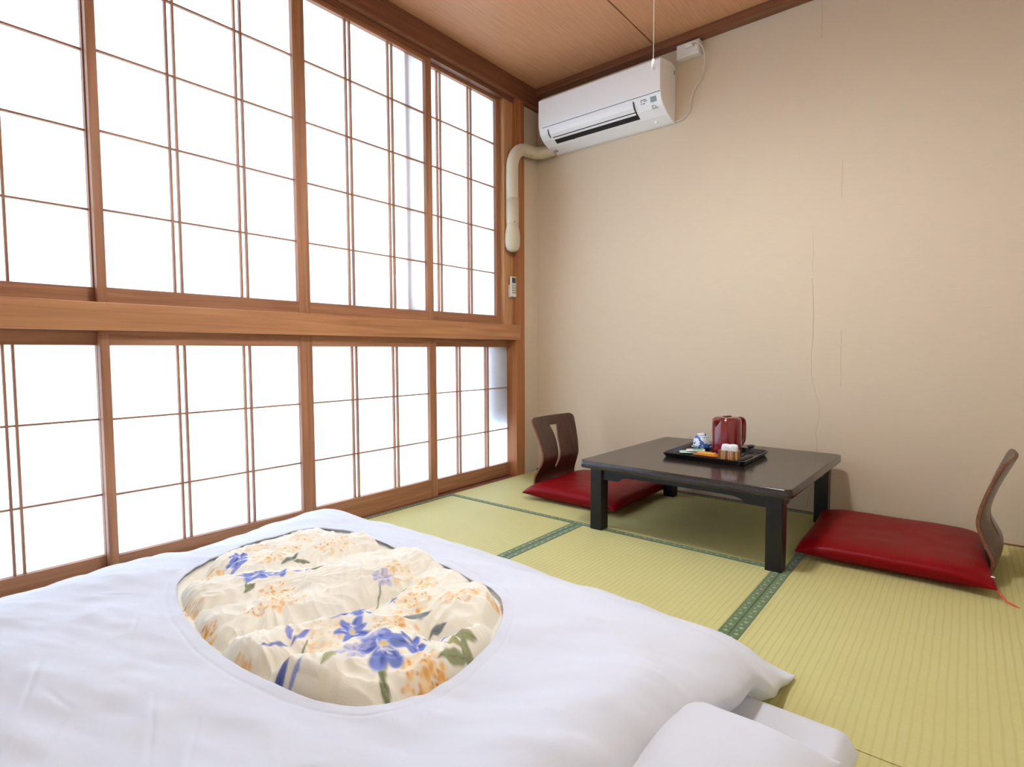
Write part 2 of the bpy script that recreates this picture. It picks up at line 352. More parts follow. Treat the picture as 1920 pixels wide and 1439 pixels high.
shoji(8, BX, -.982, -.19, .0, .875, -.945, -.246, LZ4, 'lower paper screen nearest the corner post')
# something soft hangs outside behind the corner screen
def hang():
    V, F = [], []; ny, nz = 22, 22
    for j in range(nz+1):
        for i in range(ny+1):
            u, v = i/ny, j/nz; y = -.475+.265*u
            low = .325+.035*math.sin(u*9)*u+.02*math.sin(u*23)
            V.append((-.078+.006*math.sin(u*14+v*3)-.004*v, y, low+(.865-low)*v))
    for j in range(nz):
        for i in range(ny): a = j*(ny+1)+i; F.append((a, a+1, a+ny+2, a+ny+1))
    o = mesh('hanging_cloth', V, F, 'grey_cloth', None, (0, 0, 0), True)
    tag(o, 'grey cloth showing through the lower paper screen at the corner', 'cloth')
hang()

# ------------------------------------------------------------------ air conditioner
def aircon():
    x0, x1 = .157, .957; r = tag(empty('air_conditioner', (.557, 0, 2.06)), 'white wall air conditioner under the ceiling moulding', 'air conditioner')
    L = lambda pts: [(y, z-2.06) for y, z in pts]; a, b = x0-.557, x1-.557
    body = [(-.001, 2.365), (-.06, 2.372), (-.19, 2.346), (-.1955, 2.338), (-.1955, 2.17), (-.182, 2.135), (-.155, 2.108), (-.10, 2.083), (-.03, 2.062), (-.001, 2.062)]
    bo = bevmod(prism('body', L(body), a, b, 'x', 'ac_white', r), .004, 2, 25)
    bevmod(prism('front_panel', L([(-.192, 2.347), (-.2005, 2.338), (-.2005, 2.178), (-.197, 2.174), (-.192, 2.174)]), a+.001, b-.001, 'x', 'ac_white', r), .003)
    box('panel_gap', (a+.03, -.1985, 2.171-2.06), (b-.004, -.190, 2.1745-2.06), 'ac_grey', r)
    # outlet slot, flap and lines beside the flap
    prism('outlet_slot', L([(-.166, 2.1130), (-.1185, 2.0880), (-.112, 2.093), (-.155, 2.118)]), a+.085, b-.155, 'x', 'ac_dark', r)
    fl_ = prism('flap', L([(-.1975, 2.166), (-.1945, 2.148), (-.1840, 2.127), (-.1500, 2.1025), (-.1490, 2.1050), (-.176, 2.130), (-.188, 2.150), (-.192, 2.166)]), a+.075, b-.162, 'x', 'ac_white', r)
    for xx in (a+.066, b-.160):
        prism('flap_joint', L([(-.1968, 2.156), (-.1860, 2.1300), (-.166, 2.1130), (-.162, 2.117), (-.180, 2.133), (-.192, 2.156)]), xx, xx+.004, 'x', 'ac_dark', r)
    # control sticker with its display and printed marks, lying on the sloping corner
    def onface(xa, xb, t0, t1, name, mat, lift=.0012):
        p0, p1 = np.array((-.1955, 2.17)), np.array((-.155, 2.108)); pts = [np.array(q) for q in [(-.1955, 2.17), (-.182, 2.135), (-.155, 2.108), (-.10, 2.083)]]
        def at(t):
            seg = [np.linalg.norm(pts[i+1]-pts[i]) for i in range(3)]; t = t*sum(seg)
            for i in range(3):
                if t <= seg[i] or i == 2:
                    q = pts[i]+(pts[i+1]-pts[i])*t/seg[i]; d = (pts[i+1]-pts[i])/seg[i]; nn = np.array((d[1], -d[0])); 
                    return q-nn*0 + np.array((-abs(nn[0]), -abs(nn[1])))*lift
                t -= seg[i]
        n_ = 6; prof = [at(t0+(t1-t0)*k/n_) for k in range(n_+1)]
        V, F = [], []
        for q in prof: V += [(xa, q[0], q[1]-2.06), (xb, q[0], q[1]-2.06)]
        for k in range(n_): F.append((2*k, 2*k+1, 2*k+3, 2*k+2))
        return mesh(name, V, F, mat, r)
    onface(b-.062, b-.028, .10, .30, 'display', 'ac_grey')
    for (xa, xb, t0, t1) in ((b-.118, b-.085, .11, .14), (b-.118, b-.110, .16, .19), (b-.100, b-.080, .17, .20), (b-.105, b-.095, .24, .28), (b-.118, b-.110, .24, .27), (b-.060, b-.045, .42, .44), (b-.062, b-.058, .42, .56), (b-.058, b-.030, .54, .56), (b-.045, b-.040, .46, .52)):
        onface(xa, xb, t0, t1, 'printed_mark', 'ac_print', .0016)
    onface(b-.33, b-.285, .80, .83, 'printed_mark', 'ac_print', .0016); onface(b-.275, b-.18, .79, .81, 'printed_mark', 'ac_grey', .0016)
    onface(a+.20, a+.212, .86, .89, 'printed_mark', 'ac_print', .0016)
    box('side_clip', (b-.0005, -.03, 2.315-2.06), (b+.003, -.022, 2.335-2.06), 'ac_grey', r)
    box('bottom_catch', (a+.03, -.075, 2.064-2.06), (a+.05, -.055, 2.078-2.06), 'ac_grey', r); box('bottom_catch', (b-.09, -.07, 2.066-2.06), (b-.075, -.055, 2.078-2.06), 'ac_white', r)
aircon()
def pipe():
    r = tag(empty('drain_pipe_cover', (.045, -.32, 1.42)), 'cream plastic pipe cover bending from the air conditioner down the plank', 'pipe cover')
    o = np.array((.045, -.32, 1.42)); cx = .046
    tube('elbow', [np.array(q)-o for q in spline([(.175, -.055, 2.085), (.10, -.058, 2.082), (cx+.012, -.10, 2.078), (cx+.004, -.175, 2.074), (cx, -.235, 2.062), (cx, -.285, 2.025), (cx, -.316, 1.965), (cx, -.322, 1.88), (cx, -.322, 1.735)], 8)], .038, 'conduit', r, n=20)
    tube('joint_ring', [np.array(q)-o for q in [(cx, -.162, 2.075), (cx, -.178, 2.074)]], .041, 'conduit', r, n=20)
    tube('sleeve', [(cx-o[0], 0, z-1.42) for z in (1.745, 1.60, 1.575)], [.0400, .0395, .038], 'conduit', r, n=20)
    lathe('end_cap', [(.001, .0), (.022, .002), (.038, .012), (.048, .035), (.050, .07), (.049, .105), (.043, .140), (.039, .165)], 'conduit', r, (cx-o[0], 0, .0), sx=.9)
    lathe('screw', [(.0, .004), (.004, .003), (.004, .0)], 'ac_dark', r, (cx+.034-o[0], -.022, .175), n=10)
pipe()
def remote():
    r = tag(empty('remote_control', (.006, -.287, 1.145)), 'small cream remote control on the pale plank', 'remote')
    box('holder', (-.0015, -.028, -.004), (.006, .028, .075), 'remote', r, .002); box('body', (.0065, -.024, .0), (.022, .024, .128), 'remote', r, .004)
    box('screen', (.0216, -.018, .086), (.0228, .018, .120), 'lcd', r)
    for i in range(3):
        for j in range(4): box('button', (.0216, -.016+i*.0125, .022+j*.015), (.0236, -.008+i*.0125, .031+j*.015), 'button', r)
remote()
def outlet():
    r = tag(empty('outlet_box', (1.04, 0, 2.38)), 'white socket box under the moulding beside the air conditioner', 'socket')
    box('case', (-.063, -.045, .0), (.063, -.0005, .074), 'outlet', r, .004); box('face_plate', (-.058, -.0485, .006), (.058, -.044, .068), 'outlet', r, .002)
    box('plug', (-.005, -.072, .034), (.034, -.048, .056), 'outlet', r, .004)
    c = tag(empty('power_cable', (1.05, -.05, 2.12)), 'thin cream cable drooping from the socket box to the air conditioner', 'cable')
    p = spline([(1.066, -.072, 2.425), (1.10, -.072, 2.425), (1.125, -.05, 2.39), (1.128, -.03, 2.33), (1.105, -.015, 2.26), (1.06, -.010, 2.20), (1.045, -.008, 2.14), (1.035, -.008, 2.10), (1.0, -.008, 2.072), (.962, -.012, 2.068)], 8)
    tube('cord', [q-np.array((1.05, -.05, 2.12)) for q in p], .0032, 'cable', c, n=8)
outlet()

# ------------------------------------------------------------------ pendant lamp above the picture and its pull cord
LX, LY = 1.50, -1.62
def lamp():
    r = tag(empty('pendant_lamp', (LX, LY, 2.06)), 'pendant lamp with a round white shade hanging from the ceiling', 'lamp')
    lathe('lamp_shade', [(.215, .0), (.217, .004), (.17, .075), (.05, .105), (.045, .10), (.165, .07), (.21, .0)], 'shade_white', r, n=48)
    tube('flex', [(0, 0, .10), (0, 0, CEIL-2.06-.02)], .004, 'cord', r, n=8); lathe('ceiling_rose', [(.0, .0), (.045, .002), (.045, .03)], 'outlet', r, (0, 0, CEIL-2.06-.03), n=24)
    d = bpy.data.lights.new('bulb_light', 'POINT'); d.energy = LAMP_W; d.shadow_soft_size = .085; d.color = (.90, .96, 1.06)
    o = link('bulb_light', d, r, (0, 0, .035))
    cx, cy = 1.582, -1.6
    k = tag(empty('pull_cord', (cx, cy, 1.548)), 'thin white pull cord with a small knob hanging before the air conditioner', 'pull cord')
    tube('string', [(0, 0, .02), (0, 0, .3), (0, 0, .53)], .0013, 'cord', k, n=8)
    lathe('knob', [(.0, .0), (.0042, .001), (.0048, .006), (.0045, .020), (.003, .026), (.0012, .028)], 'white_bit', k, n=14)
lamp()

# ------------------------------------------------------------------ low table
TX, TY, TZ, TR = 1.372, -.502, .315, math.radians(-1.2)
def table():
    r = tag(empty('low_table', (TX, TY, 0), TR), 'low square dark lacquered table by the beige wall', 'table')
    hx, hy = .437, .440
    def rr(hx, hy, rad, n=6):
        out = []
        for cx, cy, a0 in ((hx-rad, hy-rad, 0), (-hx+rad, hy-rad, 90), (-hx+rad, -hy+rad, 180), (hx-rad, -hy+rad, 270)):
            for k in range(n+1): a = math.radians(a0+90*k/n); out.append((cx+rad*math.cos(a), cy+rad*math.sin(a)))
        return out
    V, F = [], []; prof = [(.006, -.034), (.001, -.032), (0, -.027), (0, -.006), (.0015, -.0015), (.005, 0)]; N = 28
    for ins, dz in prof: V += [(x, y, TZ+dz) for x, y in rr(hx-ins, hy-ins, .025)]
    for i in range(len(prof)-1):
        for k in range(N): F.append((i*N+k, i*N+(k+1) % N, (i+1)*N+(k+1) % N, (i+1)*N+k))
    F += [tuple(range(N))[::-1], tuple(range(5*N, 6*N))]
    t = mesh('table_top', V, F, 'table_top', r, smooth=True); t.data.polygons[-1].use_smooth = False; t.data.polygons[-2].use_smooth = False
    lx, ly, w_ = .402, .400, .058
    for sx in (-1, 1):
        for sy in (-1, 1):
            a, b = sorted((sx*lx, sx*(lx-w_))); c, d = sorted((sy*ly, sy*(ly-w_)))
            box('leg', (a, c, 0), (b, d, TZ-.034), 'lacquer', r, .004)
    def apron(p0, p1, axis, off):
        L_ = p1-p0; top = TZ-.034; pts = [(p0, top), (p0, top-.052)]
        for q in spline([(p0+.055, top-.052), (p0+.075, top-.050), (p0+.09, top-.038), (p0+.115, top-.031), (p0+.16, top-.029)], 5): pts.append(tuple(q))
        for q in spline([(p1-.16, top-.029), (p1-.115, top-.031), (p1-.09, top-.038), (p1-.075, top-.050), (p1-.055, top-.052)], 5): pts.append(tuple(q))
        pts += [(p1, top-.052), (p1, top)]
        prism('apron', pts, off-.010, off+.010, axis, 'lacquer', r)
    apron(-(lx-w_), lx-w_, 'y', -ly+.022); apron(-(lx-w_), lx-w_, 'y', ly-.022)
    apron(-(ly-w_), ly-w_, 'x', -lx+.022); apron(-(ly-w_), ly-w_, 'x', lx-.022)
table()

# ------------------------------------------------------------------ legless chairs and their cushions
def zaisu(name, loc, rz, label):
    """bent plywood: the back rises on local -x side, sitter looks along +x"""
    r = tag(empty(name, loc, rz), label, 'chair', 'legless floor chairs')
    side = spline([(.36, .012), (.20, .012), (.09, .012), (.035, .018), (.004, .045), (-.002, .085), (.016, .125), (.038, .165), (.048, .200), (.044, .245), (.022, .320), (-.010, .400), (-.020, .425)], 8)
    side = [np.array(s) for s in side]; d = [0]
    for a, b in zip(side, side[1:]): d.append(d[-1]+np.linalg.norm(b-a))
    d = np.array(d); tot = d[-1]
    zb = [s[1] for s in side]
    def width(s):
        x, z = side_at(s)
        return float(np.interp(z, [0, .03, .10, .17, .23, .30, .40, .43], [.19, .195, .190, .172, .170, .180, .198, .200])) if x < .08 else .19
    def side_at(s): return np.interp(s, d, [q[0] for q in side]), np.interp(s, d, zb)
    NS, NW = 96, 40
    def pt(s, v):
        x, z = side_at(s); x2, z2 = side_at(min(s+.004, tot)); x1, z1 = side_at(max(s-.004, 0)); t = np.array((x2-x1, z2-z1)); t /= np.linalg.norm(t); nn = np.array((t[1], -t[0]))
        # rounded top corners
        W_ = width(s); e = tot-s; rad = .03
        if e < rad: W_ -= rad-math.sqrt(max(0, rad*rad-(rad-e)**2))
        y = v*W_; curve = (.022*(1-(y/.2)**2)) if z > .03 else .0
        curve *= min(1, max(0, (z-.03)/.12)); return np.array((x-curve+.011, y, z)), np.array((nn[0], 0, nn[1]))
    def slot(s, y):
        x, z = side_at(s)
        if x > .08: return False
        zt, zb_ = .375, .125
        if z > zt or z < zb_: return False
        hw = np.interp(z, [.125, .135, .20, .29, .325, .36, .375], [.006, .011, .012, .013, .020, .033, .034])
        return abs(y) < hw
    # grid with rows dense in the back; slot edges snapped by column placement
    ss = np.linspace(0, tot, NS); grid = {}
    cols = np.concatenate([np.linspace(-1, -.2, 12), np.linspace(-.185, .185, 27), np.linspace(.2, 1, 12)])
    V, F = [], []; T = .011
    keep = {}
    for i, s in enumerate(ss):
        for j, v in enumerate(cols):
            p, nn = pt(s, v); V.append(p)
            grid[i, j] = len(V)-1
    for i in range(NS-1):
        for j in range(len(cols)-1):
            sm = (ss[i]+ss[i+1])/2; ym = (cols[j]+cols[j+1])/2*width(sm)
            if slot(sm, ym): continue
            F.append((grid[i, j], grid[i, j+1], grid[i+1, j+1], grid[i+1, j]))
    # smooth the stair-stepped slot rim onto the true outline
    for (i, j), k in grid.items():
        x, z = side_at(ss[i])
        if x < .08 and .12 < z < .38:
            hw = np.interp(z, [.125, .135, .20, .29, .325, .36, .375], [.006, .011, .012, .013, .020, .033, .034]); W_ = width(ss[i]); step = .37/26*W_
            y = cols[j]*W_
            if abs(abs(y)-hw) < step*.5+1e-6 and z <= .375: 
                p, _ = pt(ss[i], math.copysign(hw, y)/W_); V[k] = p
    used = sorted({a for f in F for a in f}); mp = {a: b for b, a in enumerate(used)}
    V = [V[a] for a in used]; F = [tuple(mp[a] for a in f) for f in F]
    o = mesh('bentwood_shell', V, F, 'zaisu', r, smooth=True); o.data.materials.append(M['zaisu_edge'])
    s = o.modifiers.new('thick', 'SOLIDIFY'); s.thickness = T; s.offset = 0; s.material_offset_rim = 1; s.use_even_offset = True
    bevmod(o, .0025, 2, 50)
    return r
zaisu('floor_chair', (.395, -.372, 0), math.radians(-2), 'dark bentwood legless chair with keyhole slot, left of the table')
zaisu('floor_chair', (2.368, -.400, 0), math.radians(175), 'dark bentwood legless chair seen edge-on, right of the table')

def cushion(loc, hx, hy, h, rz, label, tassel=None, seed=0, zb=.02):
    n = 56; V, F = [], []
    def shape(u, v):
        # corners drawn out to points, sides slightly drawn in
        k = 1-.045*(1-abs(v)**2.2)*abs(u)**4; k2 = 1-.045*(1-abs(u)**2.2)*abs(v)**4
        return u*hx*k, v*hy*k2
    def puff(u, v): return max(0, (1-abs(u)**6))**.5*max(0, (1-abs(v)**6))**.5
    for sgn in (1, -1):
        for i in range(n+1):
            for j in range(n+1):
                u, v = math.sin((i/n*2-1)*math.pi/2), math.sin((j/n*2-1)*math.pi/2); x, y = shape(u, v); f = puff(u, v)
                dimple = 1-.10*math.exp(-(u*u+v*v)*14)
                wr_ = .0022*float(perlin(x*14, y*14, seed+3))+.003*float(perlin(x*5, y*5, seed+1))
                z = .55*h+(.45*h*f*dimple+wr_*f if sgn > 0 else -.55*h*min(1, f*1.35))
                z -= .36*h*(1-f)**2.5*0+0
                V.append((x, y, z-.28*h*(abs(u)*abs(v))**6))
    m_ = (n+1)**2
    for s in range(2):
        for i in range(n):
            for j in range(n): a = s*m_+i*(n+1)+j; F.append((a, a+1, a+n+2, a+n+1))
    r = tag(empty('floor_cushion', (loc[0], loc[1], zb), rz), label, 'cushion', 'red floor cushions')
    o = mesh('pad', V, F, 'satin', r, smooth=True); bm = bmesh.new(); bm.from_mesh(o.data); bmesh.ops.remove_doubles(bm, verts=bm.verts, dist=.0006); bmesh.ops.recalc_face_normals(bm, faces=bm.faces); bm.to_mesh(o.data); bm.free()
    for p in o.data.polygons: p.use_smooth = True
    return r
cushion((.695, -.395), .285, .300, .074, math.radians(0), 'shiny red cushion half under the table, left chair', seed=1, zb=.014)
cr = cushion((2.050, -.412), .292, .312, .072, math.radians(2), 'shiny red cushion on the right-hand floor chair', seed=4, zb=.014)
tube('tassel', [(.29, -.305, .02), (.315, -.322, -.006), (.345, -.335, -.016)], .0028, 'tag', cr, n=8)
lathe('fastener', [(0, .003), (.005, .002), (.006, 0)], 'white_bit', cr, (.283, -.262, .045), n=12)

# ------------------------------------------------------------------ things on the tray
def on_table():
    z0 = TZ
    cx, cy, rz = 1.372, -.470, math.radians(-1)
    def rr(hx, hy, rad, n=5):
        out = []
        for ax, ay, a0 in ((hx-rad, hy-rad, 0), (-hx+rad, hy-rad, 90), (-hx+rad, -hy+rad, 180), (hx-rad, -hy+rad, 270)):
            for k in range(n+1): a = math.radians(a0+90*k/n); out.append((ax+rad*math.cos(a), ay+rad*math.sin(a)))
        return out
    t = tag(empty('serving_tray', (cx, cy, z0), rz), 'black lacquer tray holding tea things on the low table', 'tray')
    V, F = [], []; N = 24; prof = [(.012, .0015), (.010, .002), (.0, .022), (.003, .0235), (.006, .0225), (.014, .0065), (.016, .006)]
    for ins, z in prof: V += [(x, y, z) for x, y in rr(.185-ins, .178-ins, .022)]
    for i in range(len(prof)-1):
        for k in range(N): F.append((i*N+k, i*N+(k+1) % N, (i+1)*N+(k+1) % N, (i+1)*N+k))
    F += [tuple(range(N))[::-1], tuple(range((len(prof)-1)*N, len(prof)*N))]
    mesh('tray_body', V, F, 'tray', t)
    zt = z0+.0068
    # kettle
    k = tag(empty('electric_kettle', (1.395, -.392, zt), math.radians(62)), 'dark red electric kettle standing on the tray', 'kettle')
    lathe('body', [(0, 0), (.062, 0), (.066, .004), (.066, .02), (.0655, .10), (.0645, .150), (.062, .160), (.057, .163)], 'kettle', k, n=56)
    ld = lathe('lid', [(.057, .1615), (.056, .166), (.048, .169), (.02, .170), (0, .170)], 'kettle', k, n=48); box('lid_button', (-.016, -.010, .168), (.020, .010, .174), 'kettle_dark', ld, .003)
    # spout on local -x side, a pouting lip
    V = []; F = []
    for i, (zz, rr_, w_) in enumerate(((.122, .0645, .003), (.135, .070, .013), (.150, .076, .020), (.163, .081, .023))):
        for j in range(7): a = (j/6-.5); V.append((-(rr_-(a*2)**2*(rr_-.060)), a*2*w_, zz))
    for i in range(3):
        for j in range(6): q = i*7+j; F.append((q, q+1, q+8, q+7))
    o = mesh('spout', V, F, 'kettle', k, smooth=True); so = o.modifiers.new('t', 'SOLIDIFY'); so.thickness = .003
    hp = spline([(.052, 0, .153), (.080, 0, .155), (.095, 0, .148), (.101, 0, .130), (.101, 0, .080), (.099, 0, .056), (.088, 0, .040), (.072, 0, .036), (.058, 0, .038)], 8)
    tube('handle', hp, .0100, 'kettle', k, n=14, flat=1.35)
    box('handle_seam', (.0615, -.004, .03), (.0665, .004, .150), 'kettle_dark', k)
    # upside-down teacup on a saucer
    s = tag(empty('saucer', (1.262, -.352, zt)), 'blue and white saucer under the teacup', 'saucer')
    lathe('dish', [(0, .002), (.024, .002), (.026, .0), (.030, .002), (.046, .010), (.047, .0115), (.045, .012), (.028, .0055), (0, .005)], 'cup', s, n=36)
    c = tag(empty('teacup', (1.262, -.352, zt+.0095)), 'blue and white teacup turned upside down on the tray', 'teacup')
    lathe('bowl', [(.0385, 0), (.0405, .0), (.0400, .012), (.0375, .034), (.032, .050), (.022, .057), (.0, .058)], 'cup', c, n=40); lathe('foot_ring', [(.021, .055), (.0205, .064), (.018, .065), (.017, .060), (0, .0595)], 'cup', c, n=32)
    # green and white packets
    def packet(name, label, loc, rz_, L_, W_, H_, mat, stripe=None, cat='packet', tilt=0):
        r = tag(empty(name, loc, rz_), label, cat); n_ = 14; V, F = [], []
        for sg in (1, -1):
            for i in range(n_+1):
                for j in range(n_+1):
                    u, v = i/n_*2-1, j/n_*2-1; p = (max(0, 1-abs(u)**4))**.7*(max(0, 1-abs(v)**4))**.7
                    V.append((u*L_/2, v*W_/2, H_*.45+sg*H_*.45*p+tilt*(u+1)*.5*L_+.0012*math.sin(u*17+v*9)*p*(sg > 0)))
        m_ = (n_+1)**2
        for q in range(2):
            for i in range(n_):
                for j in range(n_): a = q*m_+i*(n_+1)+j; F.append((a, a+1, a+n_+2, a+n_+1))
        o = mesh('wrapper', V, F, mat, r, smooth=True)
        if stripe:
            ma, u0, u1, v0, v1 = stripe; V, F = [], []
            for i in range(9):
                for j in range(9):
                    u, v = u0+(u1-u0)*i/8, v0+(v1-v0)*j/8; p = (max(0, 1-abs(u)**4))**.7*(max(0, 1-abs(v)**4))**.7
                    V.append((u*L_/2, v*W_/2, H_*.45+H_*.45*p+tilt*(u+1)*.5*L_+.0012*math.sin(u*17+v*9)*p+.0009))
            for i in range(8):
                for j in range(8): a = i*9+j; F.append((a, a+1, a+10, a+9))
            mesh('print', V, F, ma, r, smooth=True)
        return r
    packet('tea_packet', 'mint green tea packet lying flat at the left of the tray', (1.258, -.500, zt+.001), math.radians(25), .085, .066, .007, 'packet_mint')
    packet('tea_packet', 'white tea packet with a green print lying on another packet', (1.285, -.488, zt+.0085), math.radians(20), .084, .060, .007, 'packet_white', ('packet_green', -.3, .8, -.75, .1), tilt=.05)
    packet('sweet_packet', 'orange wrapped sweet between green packets and wooden holder', (1.362, -.556, zt+.001), math.radians(0), .112, .060, .022, 'packet_brown', ('packet_orange', -.66, .70, -.8, .85))
    # slatted wooden holder with white sachets
    h = tag(empty('sachet_holder', (1.468, -.578, zt), math.radians(6)), 'small slatted wooden holder at the front of the tray', 'holder')
    box('base', (-.036, -.024, 0), (.036, .024, .004), 'bamboo_dark', h); 
    for i in range(8):
        x = -.0355+i*.0101
        for yy in (-.026, .024): box('slat', (x-.0042, yy-.0015, 0), (x+.0042, yy+.0035-.0015, .046+.0015*(i % 2)), 'bamboo' if i % 3 else 'bamboo_dark', h, .0008)
    for j in range(5):
        y = -.018+j*.009
        for xx in (-.040, .037): box('slat', (xx, y-.0038, 0), (xx+.003, y+.0038, .045), 'bamboo', h, .0008)
    for i in range(2):
        s_ = tag(empty('sugar_sachet', (1.455+i*.027, -.574+.006*i, zt+.0045), math.radians(8+i*15)), ['left white paper sachet standing in the slatted holder', 'right white paper sachet standing in the slatted holder'][i], 'sachet', 'sachets in the holder')
        V, F = [], []; n_ = 12
        for sg in (1, -1):
            for a in range(n_+1):
                for b in range(n_+1):
                    u, v = a/n_*2-1, b/n_; p = max(0, 1-abs(u)**4)**.6*max(0, 1-abs(v*2-1)**6)**.6
                    V.append((u*.021*(1-.12*(v > .85)), sg*.011*p+.001*math.sin(v*20+u*5), .002+v*.066-.004*u*u))
        m_ = (n_+1)**2
        for q in range(2):
            for a in range(n_):
                for b in range(n_): e = q*m_+a*(n_+1)+b; F.append((e, e+1, e+n_+2, e+n_+1))
        mesh('paper', V, F, 'packet_white', s_, smooth=True)
    # dark tongs and scoop
    g = tag(empty('tongs', (1.530, -.530, zt)), 'dark tongs lying at the right end of the tray', 'tongs')
    for q in (-1, 1): tube('arm', [(x, y, z) for x, y, z in spline([(-.025, -.075+q*.004, .006), (-.015, -.03+q*.011, .008), (-.004, .02+q*.010, .010), (.004, .055, .012)], 6)], .0042, 'tongs', g, n=8, flat=1.6)
    g = tag(empty('tea_scoop', (1.505, -.470, zt)), 'dark tea scoop leaning on the tongs', 'scoop')
    tube('handle', [(.0, -.05, .016), (.006, .0, .026), (.010, .028, .044)], .0042, 'tongs', g, n=8)
    lathe('bowl', [(0, -.004), (.010, -.002), (.015, .004), (.0165, .010), (.014, .010), (.008, .004), (0, .002)], 'tongs', g, (.011, .036, .043), n=20, sy=1.3)
def make_cup():
    m, n, l, b = new_mat('blue_white_porcelain', srgb(232, 236, 242), .2, .5, coat=.4)
    t = nd(n, 'TexCoord'); a = nd(n, 'TexNoise'); a.inputs['Scale'].default_value = 38; a.inputs['Detail'].default_value = 2; l.new(t.outputs['Object'], a.inputs['Vector'])
    sp = nd(n, 'SeparateXYZ'); l.new(t.outputs['Object'], sp.inputs[0])
    r = nd(n, 'ValToRGB'); r.color_ramp.interpolation = 'CONSTANT'; r.color_ramp.elements[0].color = srgb(232, 236, 242); r.color_ramp.elements[1].position = .56; r.color_ramp.elements[1].color = srgb(60, 104, 170)
    l.new(a.outputs['Fac'], r.inputs[0])
    ring = nd(n, 'ValToRGB'); ring.color_ramp.interpolation = 'CONSTANT'; e = ring.color_ramp.elements; e[0].position = 0; e[0].color = (1, 1, 1, 1); e[1].position = .10; e[1].color = (0, 0, 0, 1)
    for p, c in ((.72, 1), (.76, 0), (.86, 1), (.89, 0)):
        q = e.new(p); q.color = (c, c, c, 1)
    mr = nd(n, 'MapRange'); mr.inputs[1].default_value = 0; mr.inputs[2].default_value = .065; l.new(sp.outputs[2], mr.inputs[0]); l.new(mr.outputs[0], ring.inputs[0])
    mx = nd(n, 'Mix', data_type='RGBA'); mx.inputs[7].default_value = srgb(64, 106, 168); l.new(ring.outputs[0], mx.inputs[0]); l.new(r.outputs[0], mx.inputs[6]); l.new(mx.outputs[2], b.inputs['Base Color'])
    return m
M['cup'] = make_cup(); on_table()

# ------------------------------------------------------------------ bedding
def sstep(a, b, x): t = np.clip((x-a)/(b-a), 0, 1); return t*t*(3-2*t)
MX0, MX1, MY0, MY1, MH = .14, 2.122, -2.86, -1.845, .092
def mattress():
    r = tag(empty('futon_mattress', ((MX0+MX1)/2, (MY0+MY1)/2, 0)), 'white-sheeted floor mattress showing at the pillow end', 'mattress')
    ox, oy = (MX0+MX1)/2, (MY0+MY1)/2; hx, hy = (MX1-MX0)/2, (MY1-MY0)/2
    nx, ny = 120, 70; V, F = [], []; g = np.linspace(-1, 1, nx+1); g2 = np.linspace(-1, 1, ny+1)
    for sg in (1, -1):
        for u in g:
            for v in g2:
                x, y = math.copysign(1-(1-abs(u))**1.0, u)*hx, v*hy
                ex, ey = hx-abs(x), hy-abs(y); q = lambda e: math.sqrt(max(0, 1-(1-min(e/.032, 1))**2))
                e = q(ex)*q(ey); f = e**.6
                # soft pulled-in corners
                z = (.046+.046*f) if sg > 0 else (.046-.044*f)
                if sg > 0: z += (.003*float(perlin(x*4, y*4, 7))+.0015*float(perlin(x*17, y*17, 9)))*f
                V.append((x, y, z))
    m_ = (nx+1)*(ny+1)
    for s in range(2):
        for i in range(nx):
            for j in range(ny): a = s*m_+i*(ny+1)+j; F.append((a, a+1, a+ny+2, a+ny+1))
    mesh('padding', V, F, 'sheet', r, smooth=True)
    # folded sheet flap hanging off the head end
    V, F = [], []
    for i in range(15):
        for j in range(9):
            y = hy-.035-i*.06; d = j/8; V.append((hx-.006+.020*d+.003*math.sin(i*1.3+d*3)*d, y, .050*(1-d)+.006))
    for i in range(14):
        for j in range(8): a = i*9+j; F.append((a, a+1, a+10, a+9))
    o = mesh('sheet_flap', V, F, 'sheet', r, smooth=True); s = o.modifiers.new('t', 'SOLIDIFY'); s.thickness = .003
mattress()
def pillow():
    r = tag(empty('pillow', (1.922, -2.300, .0905), math.radians(0)), 'plump white pillow tucked under the comforter edge', 'pillow')
    n = 60; hx, hy, h = .198, .275, .115; V, F = [], []
    for sg in (1, -1):
        for i in range(n+1):
            for j in range(n+1):
                u, v = math.sin((i/n*2-1)*math.pi/2), math.sin((j/n*2-1)*math.pi/2)
                p = max(0, 1-abs(u)**3.4)**.6*max(0, 1-abs(v)**3.4)**.6
                x = u*hx*(1-.05*(1-abs(v)**2)*abs(u)**4); y = v*hy*(1-.05*(1-abs(u)**2)*abs(v)**4)
                wv = .006*float(perlin(x*7, y*7, 2))+.002*float(perlin(x*22, y*22, 4))
                V.append((x, y, .4*h+(.6*h*p+wv*p if sg > 0 else -.4*h*min(1, p*1.3))))
    m_ = (n+1)**2
    for s in range(2):
        for i in range(n):
            for j in range(n): a = s*m_+i*(n+1)+j; F.append((a, a+1, a+n+2, a+n+1))
    mesh('filling', V, F, 'pillowcase', r, smooth=True)
pillow()

